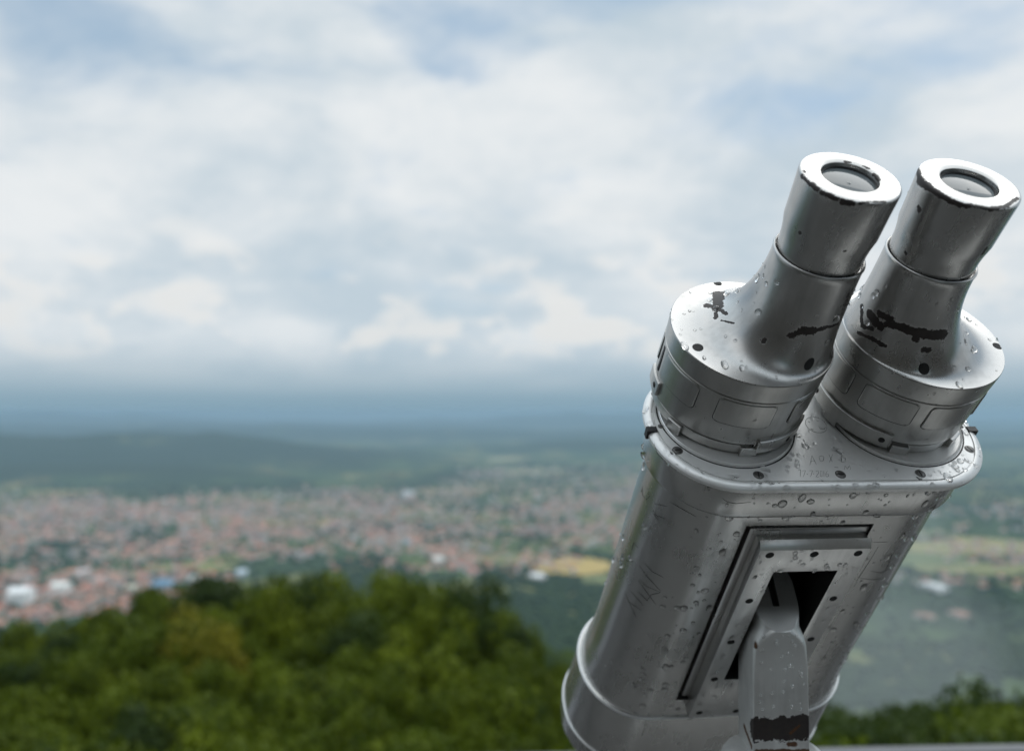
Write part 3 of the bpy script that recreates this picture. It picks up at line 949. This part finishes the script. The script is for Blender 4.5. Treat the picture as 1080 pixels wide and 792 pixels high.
ys = [-60, -30, -10, 0, 2.2, 5, 8, 12, 16, 20, 26, 32, 40, 50, 60, 72, 85, 100, 125, 155, 190, 240, 300, 370, 450, 540, 650, 780, 920, 1080, 1260, 1450, 1700, 2100, 2800, 4000, 6000, 9000, 14000, 22000, 38000]
xs0 = [0, 4, 8, 13, 19, 26, 34, 44, 56, 70, 90, 120, 160, 220, 300, 420, 600, 850, 1200, 1700, 2500, 4000, 7000, 12000, 20000, 27000]
xs = [-x for x in xs0[:0:-1]] + xs0
def tz(x, y):
    z = terrain(x, y)
    if -7 < y < 2.3 and abs(x) < 10: z = min(z, -1.2)
    return z
ground = grid('ground', xs, ys, lambda x, y: tz(x, y), m_gr)
tag(ground, kind='structure')


def gz(x, y):
    return tz(x, y) if y < 1500 else VAL - 3


# far hills
def ridge(name, y0, y1, x0, x1, prof, seed):
    nx, ny = 110, 26
    xs = [x0 + (x1 - x0) * i / nx for i in range(nx + 1)]; ys = [y0 + (y1 - y0) * j / ny for j in range(ny + 1)]

    def f(x, y):
        t = (y - y0) / (y1 - y0); env = math.sin(math.pi * t) ** 1.3
        n_ = .5 + .62 * noise.fractal(Vector((x * .00055, y * .0007, seed)), .85, 2.1, 6)
        return VAL - 20 + env * prof(x) * (.62 + .55 * n_)
    o = grid(name, xs, ys, f, m_gr); tag(o, kind='structure')
    return o


ridge('low_hills', 5500, 7400, -9000, -900, lambda x: 110 * sstep(-700, -3800, x) + 25, 12.0)
ridge('rolling_hills', 9200, 12500, -4000, 9000, lambda x: 95 + 50 * math.sin(x * .0011), 15.0)
ridge('hills', 6600, 10500, -11000, 1500, lambda x: 285 * sstep(200, -4300, x) + 25 * sstep(1500, -2000, x), 2.0)
ridge('far_hills', 13000, 19000, -16000, 14000, lambda x: 150 + 120 * sstep(4000, -9000, x), 5.0)
ridge('distant_hills', 22000, 30000, -24000, 24000, lambda x: 330 + 140 * math.sin(x * .0003), 8.0)

# ------------------------------------------------------------------ houses of the town
m_house = attr_mat('house_paint', .85)
WALLS = [(.62, .58, .52), (.70, .67, .63), (.55, .50, .44), (.50, .48, .46), (.66, .58, .48), (.72, .70, .68)]
ROOFS = [(.52, .17, .105), (.56, .22, .13), (.44, .14, .09), (.56, .30, .20), (.42, .20, .14), (.27, .22, .20), (.60, .30, .19)]


def house_geo(m_, w, l, hh, rh, M, flat=False):
    """walls + gabled or flat roof; returns per-face kinds through material index 0 wall 1 roof"""
    m_.box((-w / 2, -l / 2, -4), (w / 2, l / 2, hh), M, 0)
    if flat:
        m_.box((-w / 2 - .3, -l / 2 - .3, hh + .01), (w / 2 + .3, l / 2 + .3, hh + .8), M, 1)
    else:
        a, b_ = w / 2 + .5, l / 2 + .5
        vs = [M @ Vector(p) for p in ((-a, -b_, hh + .02), (a, -b_, hh + .02), (a, b_, hh + .02), (-a, b_, hh + .02), (0, -b_, hh + rh), (0, b_, hh + rh))]
        m_.add(vs, [[0, 4, 5, 3], [1, 2, 5, 4], [0, 1, 4], [2, 3, 5], [0, 3, 2, 1]], 1)


def finish_tint(me, cols):
    at = me.attributes.new('tint', 'FLOAT_COLOR', 'FACE')
    at.data.foreach_set('color', [c for f in cols for c in (*f, 1.0)])


def town_density(x, y):
    n_ = noise.noise(Vector((x * .0011, y * .0011, 4.2))) * .5 + noise.noise(Vector((x * .003, y * .003, 9.2))) * .3
    x += 260 * noise.noise(Vector((x * .0016, y * .0016, 21.0))); y += 420 * noise.noise(Vector((x * .0013, y * .0013, 33.0)))
    n_ *= 1.35
    main = sstep(2650, 3000, y + .06 * x) * (1 - sstep(4900, 5700, y - .1 * x)) * (1 - sstep(-250, 250, x))
    second = sstep(3000, 3500, y) * (1 - sstep(6300, 8200, y)) * sstep(-600, -100, x) * (1 - sstep(900, 1900, x)) * .75
    low = sstep(1900, 2000, y) * (1 - sstep(2500, 2900, y)) * (1 - sstep(-1250, -700, x)) * .7
    right = sstep(2200, 2400, y) * (1 - sstep(4200, 5000, y)) * sstep(700, 1100, x) * (.25 + .9 * n_)
    holes = sstep(-.22, .12, noise.noise(Vector((x * .0021, y * .0021, 51.0))) + .35 * noise.noise(Vector((x * .006, y * .006, 61.0))))
    main *= .50 + .75 * holes; second *= .40 + .75 * holes
    return max(main * (1.0 + .9 * n_), second * (.8 + 1.3 * n_), low, right)


rt = random.Random(11)
cands = []
for _ in range(26000):
    y = 1900 + 6400 * rt.random() ** 1.25; x = rt.uniform(-.72, .72) * y
    if rt.random() < town_density(x, y) * .82: cands.append((x, y))
# keep a minimum spacing on a coarse grid
seen = {}; houses = []
for x, y in cands:
    key = (int(x // 19), int(y // 19))
    if key in seen: continue
    seen[key] = 1; houses.append((x, y))
houses.sort(key=lambda p: math.hypot(*p))
kinds = []
KIND_LABEL = []
for k in range(10):
    big = k >= 7
    w, l = (rt.uniform(11, 15), rt.uniform(14, 22)) if not big else (rt.uniform(13, 17), rt.uniform(24, 42))
    hh = rt.uniform(5.5, 9) if not big else rt.uniform(12, 20)
    kinds.append((w, l, hh, rt.uniform(2.5, 4.2), big and k != 7, WALLS[k % len(WALLS)], ROOFS[k % len(ROOFS)]))
protos = []
for w, l, hh, rh, fl, wc, rc in kinds:
    m_ = MB(); house_geo(m_, w, l, hh, rh, Matrix.Identity(4), fl)
    me = mesh_from('town_house', m_.v, m_.f, [m_house]); finish_tint(me, [wc if k == 0 else rc for k in m_.mi]); protos.append(me)
NEAR = 300
for x, y in houses[:NEAR]:
    k = rt.randrange(10) if rt.random() > .55 else rt.randrange(7)
    o = put('town_house', protos[k]); o.location = (x, y, gz(x, y)); o.rotation_euler = (0, 0, rt.uniform(0, math.pi))
    tag(o, 'small hazy house at the near edge of the blurred town in the valley', 'house', 'houses at the near edge of the town')
m_ = MB(); cols = []
for x, y in houses[NEAR:]:
    w, l, hh, rh, fl, wc, rc = kinds[rt.randrange(10) if rt.random() > .5 else rt.randrange(7)]
    Mx = Matrix.Translation((x, y, gz(x, y))) @ Matrix.Rotation(rt.uniform(0, math.pi), 4, 'Z')
    k0 = len(m_.mi); house_geo(m_, w * rt.uniform(.8, 1.3), l * rt.uniform(.8, 1.3), hh * rt.uniform(.8, 1.3), rh, Mx, fl)
    wc = rt.choice(WALLS); rc = rt.choice(ROOFS)
    cols += [wc if q == 0 else rc for q in m_.mi[k0:]]
me = mesh_from('distant_town', m_.v, m_.f, [m_house]); finish_tint(me, cols)
tag(put('distant_town', me), 'far town of red and grey roofs spread over the hazy valley', 'town', kind='stuff')


# single buildings one can pick out (photo point of the base, width, depth, height in metres, wall, roof, label)
def at(u, v):
    """point of the valley floor seen at a point of the photograph"""
    d = CAMROT.to_3x3() @ Vector(((u - 540) / FPX, 1.0, (396 - v) / FPX))
    k = (VAL - 3 - EYE.z) / d.z
    return d.x * k, d.y * k


for u, v, w, l, hh, rz, wc, rc, nm, lab, cat in (
    (22, 636, 66, 50, 34, .2, (.93, .93, .92), (.93, .93, .92), 'white_hall', 'bright white hall at the far left edge of the valley, above the trees', 'hall'),
    (64, 628, 40, 40, 30, .1, (.93, .92, .88), (.90, .89, .83), 'white_hall', 'smaller bright white hall just right of the brightest one at left', 'hall'),
    (88, 606, 60, 34, 12, .3, (.72, .74, .76), (.74, .75, .76), 'warehouse', 'pale grey warehouse behind the two white halls at left', 'warehouse'),
    (106, 616, 70, 26, 9, .1, (.60, .60, .58), (.42, .27, .21), 'warehouse', 'long low warehouse with a dull red roof, left of the blue-roofed one', 'warehouse'),
    (138, 622, 60, 30, 9, .25, (.66, .65, .60), (.56, .52, .40), 'warehouse', 'beige-roofed warehouse in front of the dull red long one', 'warehouse'),
    (172, 618, 78, 52, 12, .15, (.40, .48, .56), (.12, .25, .38), 'warehouse', 'wide warehouse with a slate-blue roof above the left trees', 'warehouse'),
    (206, 612, 64, 32, 10, .2, (.70, .70, .68), (.68, .68, .65), 'warehouse', 'pale warehouse just right of the blue-roofed one', 'warehouse'),
    (255, 606, 62, 30, 12, .2, (.62, .66, .70), (.52, .60, .66), 'warehouse', 'light blue-grey warehouse behind the tree tops, right of the pale one', 'warehouse'),
    (40, 645, 70, 30, 8, .3, (.60, .56, .50), (.36, .20, .15), 'warehouse', 'long red-roofed shed nearest the trees at the left edge', 'shed'),
    (78, 642, 60, 26, 8, .3, (.62, .58, .52), (.40, .24, .18), 'warehouse', 'rust-roofed shed right of the long red-roofed one at left', 'shed'),
    (430, 524, 110, 60, 26, .3, (.72, .72, .72), (.66, .66, .66), 'office_block', 'pale block standing out in the middle of the far town', 'building'),
    (462, 592, 92, 34, 10, .15, (.66, .66, .62), (.64, .62, .57), 'warehouse', 'long pale warehouse in the green middle of the valley', 'warehouse'),
    (566, 611, 62, 40, 14, .3, (.80, .79, .77), (.76, .75, .73), 'white_hall', 'white hall at the left end of the yellow field', 'hall'),
    (432, 574, 44, 34, 12, .1, (.45, .55, .62), (.34, .46, .54), 'warehouse', 'small blue-roofed warehouse in the woods below the town', 'warehouse'),
    (985, 622, 84, 36, 13, .2, (.80, .80, .79), (.76, .76, .75), 'white_hall', 'white hall in the valley right of the binoculars', 'hall'),
    (1012, 650, 56, 30, 9, .1, (.55, .47, .40), (.36, .19, .14), 'farmhouse', 'red-roofed farm house below the white hall at right', 'house'),
    (975, 652, 46, 28, 9, .5, (.58, .50, .42), (.37, .20, .14), 'farmhouse', 'red-roofed farm house just left of the wider one at right', 'house'),
):
    x, y = at(u, v); m_ = MB(); house_geo(m_, w, l, hh, hh * .28, Matrix.Identity(4), flat=False)
    me = mesh_from(nm, m_.v, m_.f, [m_house]); finish_tint(me, [wc if k == 0 else rc for k in m_.mi])
    o = put(nm, me); o.location = (x, y, gz(x, y)); o.rotation_euler = (0, 0, R(90) + rz)
    tag(o, lab, cat)

# fields that stand out
FIELDS = []
for u0, v0, w, l, c_ in ((602, 597, 150, 190, (.46, .33, .10)), (1010, 575, 420, 260, (.27, .25, .10)), (540, 590, 180, 140, (.17, .17, .06)), (205, 598, 150, 70, (.22, .22, .07)), (120, 607, 120, 50, (.25, .22, .09)), (935, 563, 300, 200, (.16, .18, .06)),
                         (280, 492, 300, 420, (.26, .25, .11)), (352, 474, 700, 600, (.30, .28, .13)), (385, 483, 420, 300, (.34, .31, .16)), (505, 484, 520, 420, (.30, .28, .14)), (610, 476, 800, 700, (.28, .27, .13)), (425, 490, 300, 260, (.30, .24, .12)), (560, 497, 340, 260, (.26, .25, .12)), (1045, 600, 260, 120, (.20, .20, .07)), (965, 590, 200, 120, (.14, .17, .06)), (650, 612, 120, 90, (.15, .17, .06))):
    x, y = at(u0, v0)
    FIELDS.append((x, y, w * .95, l * .95)); m_ = MB(); n_ = 14; rr = random.Random(int(u0))
    m_.add([(x + w * math.cos(2 * math.pi * k / n_) * rr.uniform(.75, 1.1), y + l * math.sin(2 * math.pi * k / n_) * rr.uniform(.75, 1.1), VAL - 2.5) for k in range(n_)], [list(range(n_))])
    o = m_.build('field', plain('ripe_field', c_, .95, 0, .25, .01), None, None); tag(o, kind='structure')

# ------------------------------------------------------------------ foliage
def leaf_mat(name, ca, cb, cc_):
    m, T = new_mat(name)
    at_ = T.n('ShaderNodeAttribute', attribute_name='tone')
    oi = T.n('ShaderNodeObjectInfo')
    c1 = T.mix(at_.outputs['Fac'], ca, cb)
    c2 = T.mix(T.m('MULTIPLY', oi.outputs['Random'], .75), c1, cc_)
    df = T.n('ShaderNodeBsdfPrincipled', i={'Base Color': c2, 'Roughness': .55})
    df.inputs['Specular IOR Level'].default_value = .12
    tl = T.n('ShaderNodeBsdfTranslucent', i={'Color': T.mix(.5, c2, (.10, .15, .01))})
    mx = T.n('ShaderNodeMixShader', i={0: .28, 1: df.outputs[0], 2: tl.outputs[0]})
    out(T, mx.outputs[0])
    return m


M_leaf = leaf_mat('broad_leaves', (.016, .034, .004), (.195, .240, .013), (.075, .110, .008))
M_leaf_y = leaf_mat('yellowing_leaves', (.15, .15, .012), (.29, .25, .02), (.22, .2, .02))
M_leaf_d = leaf_mat('dark_leaves', (.018, .036, .009), (.055, .085, .016), (.032, .055, .014))
M_bark = plain('bark', (.07, .055, .04), .9, 0, .3, 8, .4)


def crown_mesh(seed, n_lobes, per, leaf, slim=1.0):
    """unit-height tree crown (z 0..1, radius ~.45): leaves gathered in uneven clumps with gaps between"""
    rr = random.Random(seed); vs = []; fs = []; tone = []
    lobes = []
    for k in range(n_lobes):
        a = rr.random() * 2 * math.pi; z = rr.uniform(.22, .93); rad = .40 * slim * math.sqrt(max(0.02, 1 - ((z - .45) / .56) ** 2)) * rr.uniform(.35, 1.0)
        lobes.append((Vector((rad * math.cos(a), rad * math.sin(a), z)), rr.uniform(.10, .19) * (.8 + .2 * slim), rr.random()))
    for c_, r_, tn in lobes:
        for _ in range(per):
            d = Vector((rr.gauss(0, 1), rr.gauss(0, 1), rr.gauss(.15, 1))).normalized()
            p = c_ + Vector((d.x, d.y, d.z * .75)) * r_ * rr.uniform(.55, 1.08)
            n_ = (d + Vector((rr.gauss(0, .5), rr.gauss(0, .5), rr.gauss(.25, .5)))).normalized()
            x = n_.orthogonal().normalized(); y = n_.cross(x); t = rr.random() * 6.28
            x, y = x * math.cos(t) + y * math.sin(t), y * math.cos(t) - x * math.sin(t)
            s = leaf * rr.uniform(.6, 1.35); k0 = len(vs)
            vs += [p - x * s, p + y * s * .55 - x * s * .1, p + x * s, p - y * s * .55 - x * s * .1]
            fs.append([k0, k0 + 1, k0 + 2, k0 + 3])
            tone += [min(1, max(0, tn * .85 + rr.uniform(-.15, .3)))]
    return vs, fs, tone


def tree_meshes(seed, n_lobes, per, leaf, mat, slim=1.0):
    vs, fs, tone = crown_mesh(seed, n_lobes, per, leaf, slim)
    me = mesh_from('crown', vs, fs, [mat]); a = me.attributes.new('tone', 'FLOAT', 'FACE'); a.data.foreach_set('value', tone)
    tb = MB(); rr = random.Random(seed + 50)
    tb.tube([(0, 0, -.12), (.005, .004, .1), (-.006, .01, .3), (.01, -.004, .55), (.0, .0, .8)], [.028, .021, .017, .011, .003], 8)
    for k in range(7):
        a_ = rr.random() * 6.28; z = rr.uniform(.12, .5); e = Vector((math.cos(a_), math.sin(a_), 0)) * rr.uniform(.2, .36); e.z = z + rr.uniform(.12, .3)
        tb.tube([(0, 0, z), e * .5 + Vector((0, 0, z * .45)), e], [.010, .007, .002], 6)
    tm = mesh_from('trunk', tb.v, tb.f, [M_bark], 60)
    return me, tm


VAR = [tree_meshes(s, 24, 360, .022, M_leaf) for s in (1, 2, 3, 4, 5)]
VARD = [tree_meshes(s, 26, 280, .021, M_leaf_d, .85) for s in (21, 22)]
VARY = [tree_meshes(31, 28, 280, .021, M_leaf_y)]


def tree(x, y, top, var, label, group=None, zbase=None, name='leafy_tree', wide=1.0):
    z0 = gz(x, y) if zbase is None else zbase
    H = top - z0
    r = bpy.data.objects.new(name, None); col.objects.link(r)
    r.location = (x, y, z0); r.rotation_euler = (0, 0, rt.uniform(0, 6.28)); r.scale = (H * wide, H * wide, H)
    put('crown', var[0], r); put('trunk', var[1], r)
    tag(r, label, 'tree', group)
    return r


SKY_L = [(-120, 672), (-40, 665), (0, 660), (60, 655), (110, 636), (150, 632), (190, 622), (232, 606), (262, 612), (290, 607), (340, 604), (400, 605), (440, 612), (470, 606), (495, 614), (520, 632), (540, 652), (558, 674), (575, 698), (600, 722), (650, 745), (700, 760), (760, 770),
         (820, 757), (860, 730), (885, 724), (905, 748), (940, 745), (975, 730), (1000, 754), (1030, 747), (1060, 730), (1090, 738), (1200, 738)]


def skyline(u):
    for (a, va), (b_, vb) in zip(SKY_L, SKY_L[1:]):
        if a <= u <= b_: return va + (vb - va) * (u - a) / (b_ - a)
    return SKY_L[0][1] if u < SKY_L[0][0] else SKY_L[-1][1]


def top_at(u, v, y):
    d = CAMROT.to_3x3() @ Vector(((u - 540) / FPX, 1.0, (396 - v) / FPX)); k = y / d.y
    return d.x * k, EYE.z + d.z * k


ntree = 0
rows = [(62, 0.0, 42), (56, .12, 48), (50, .26, 48), (44, .42, 54), (38, .58, 60), (33, .75, 68), (29, .92, 76), (25, 1.1, 88)]
for (y, t, step) in rows:
    u = -130 + rt.uniform(0, 30)
    while u < 1200:
        s = skyline(u); v = s + (800 - s) * t + rt.uniform(-13, 16)
        if u > 560: v = max(v, s + 2)
        uu = u; u += step * rt.uniform(.8, 1.2)
        if v > 830: continue
        yy = y * rt.uniform(.95, 1.05)
        if uu > 640: yy *= .92
        x, top_z = top_at(uu, v, yy)
        if top_z - gz(x, yy) < 4: continue
        lab = 'leafy green tree in the dense canopy below the terrace, left of the binoculars' if uu < 640 else 'green tree just over the parapet, right of the binoculars'
        grp = 'trees in the canopy on the left' if uu < 640 else 'trees over the parapet on the right'
        dark = (t == 0 and 470 < uu < 540 and rt.random() < .4) or (t == 0 and (225 < uu < 262)) or (uu > 985 and t < .3) or (uu > 850 and rt.random() < .85) or rt.random() < .10
        yel = False
        tree(x, yy, top_z, rt.choice(VARD) if dark else rt.choice(VAR), lab, grp, wide=rt.uniform(.46, .70))
        ntree += 1
for (u, v, y, var, lab) in ((216, 648, 50, VARY[0], 'yellowing tree among the green ones, upper left of the canopy'),
                            (236, 607, 61, VARD[0], 'dark narrow tree top, highest left of the canopy skyline'),
                            (500, 612, 58, VARD[1], 'dark tree at the right end of the canopy skyline'),
                            (536, 648, 54, VARD[0], 'dark tree lowest on the right flank of the canopy'),
                            (1060, 728, 46, VARD[1], 'dark round tree at the far right, over the parapet')):
    x, top_z = top_at(u, v, y); tree(x, y, top_z, var, lab, wide=.62)

# woods on the flank and over the valley floor: one mass of crowns
m_wood, T = new_mat('far_wood')
at_ = T.n('ShaderNodeAttribute', attribute_name='tone')
pb = T.n('ShaderNodeBsdfPrincipled', i={'Base Color': T.mix(at_.outputs['Fac'], (.014, .030, .010), (.045, .070, .020)), 'Roughness': .95})
pb.inputs['Specular IOR Level'].default_value = .1
out(T, pb.outputs[0])
bm = bmesh.new(); bmesh.ops.create_icosphere(bm, subdivisions=1, radius=1.0)
iv = [v.co.copy() for v in bm.verts]; ifc = [[v.index for v in f.verts] for f in bm.faces]; bm.free()
wv = []; wf = []; tone = []
rw = random.Random(5)


def clump(x, y, z, r, hgt):
    for fx, fy, fw, fl in FIELDS:
        if ((x - fx) / fw) ** 2 + ((y - fy) / fl) ** 2 < 1: return
    k = len(wv); tn = rw.random()
    sd_ = Vector((rw.random() * 50, 0, 0))
    for p in iv:
        q = p * (1 + .35 * noise.noise(p * 1.7 + sd_)); wv.append((x + q.x * r, y + q.y * r, z + q.z * hgt))
    for f in ifc: wf.append([i + k for i in f]); tone.append(min(1, max(0, tn * .7 + rw.uniform(0, .3))))


for _ in range(5200):                           # flank of the mountain
    y = 85 + 1400 * rw.random() ** 1.2; x = rw.uniform(-.72, .75) * y
    z = gz(x, y); r = rw.uniform(5, 9)
    clump(x, y, z + 3, r, r * .9)
for _ in range(15000):                           # valley woods, hedgerows and town trees
    y = 1500 + 6200 * rw.random() ** 1.3; x = rw.uniform(-.72, .75) * y
    n_ = noise.fractal(Vector((x * .0012, y * .0012, 7.7)), 1.0, 2.0, 4)
    td = town_density(x, y)
    if (n_ > .06 and td < .3) or rw.random() < .22:
        r = rw.uniform(6, 12); clump(x, y, VAL + 2, r, r * .7)
for _ in range(11000):                           # closed forest at the mountain's foot
    y = 1450 + 1500 * rw.random(); x = rw.uniform(-.2, .75) * y
    n_ = noise.fractal(Vector((x * .0016, y * .0016, 3.7)), 1.0, 2.0, 4)
    if n_ > -.10 + sstep(2100, 2900, y) * .30 + sstep(300, 1200, x) * .12:
        r = rw.uniform(7, 13); clump(x, y, VAL + 2, r, r * .75)
me = mesh_from('far_woods', wv, wf, [m_wood]); a = me.attributes.new('tone', 'FLOAT', 'FACE'); a.data.foreach_set('value', tone)
me.polygons.foreach_set('use_smooth', [True] * len(wf))
tag(put('far_woods', me), 'dark woods on the mountain flank and across the valley', 'woods', kind='stuff')

# ------------------------------------------------------------------ haze
m_hz, T = new_mat('air')
pv = T.n('ShaderNodeVolumePrincipled', i={'Color': (.42, .60, .755, 1), 'Density': 7.6e-5, 'Anisotropy': .2})
out(T, None, pv.outputs[0])
b = MB(); b.box((-27500, -300, -560), (27500, 38500, 12))
hz = b.build('haze', m_hz, None, None); tag(hz, kind='stuff')
hz['label'] = 'pale blue haze filling the valley'
hz['category'] = 'haze'

# a shred of low cloud clinging to the slope at the right
m_ms, T = new_mat('mist')
pv = T.n('ShaderNodeVolumePrincipled', i={'Color': (.80, .84, .86, 1), 'Density': .0012, 'Anisotropy': .1})
out(T, None, pv.outputs[0])
bm = bmesh.new(); bmesh.ops.create_icosphere(bm, subdivisions=4, radius=1.0)
iv2 = [v.co.copy() for v in bm.verts]; if2 = [[v.index for v in f.verts] for f in bm.faces]; bm.free()
for u, v, y, rx, ry, rz_, sd_ in ((884, 690, 420, 52, 130, 105, 1.0), (1000, 722, 330, 75, 80, 30, 5.0)):
    x, z = top_at(u, v, y)
    vs = []
    for p in iv2:
        q = p * (1 + .30 * noise.noise(p * 1.5 + Vector((sd_, 0, 0))) + .12 * noise.noise(p * 3.4 + Vector((sd_, 3, 0))))
        vs.append((x + q.x * rx, y + q.y * ry, z + q.z * rz_))
    o = put('mist', mesh_from('mist', vs, if2, [m_ms])); tag(o, kind='stuff')
    o['label'] = 'pale wisp of mist on the slope right of the binoculars' if sd_ < 2 else 'thin pale mist low at the right over the parapet trees'; o['category'] = 'mist'
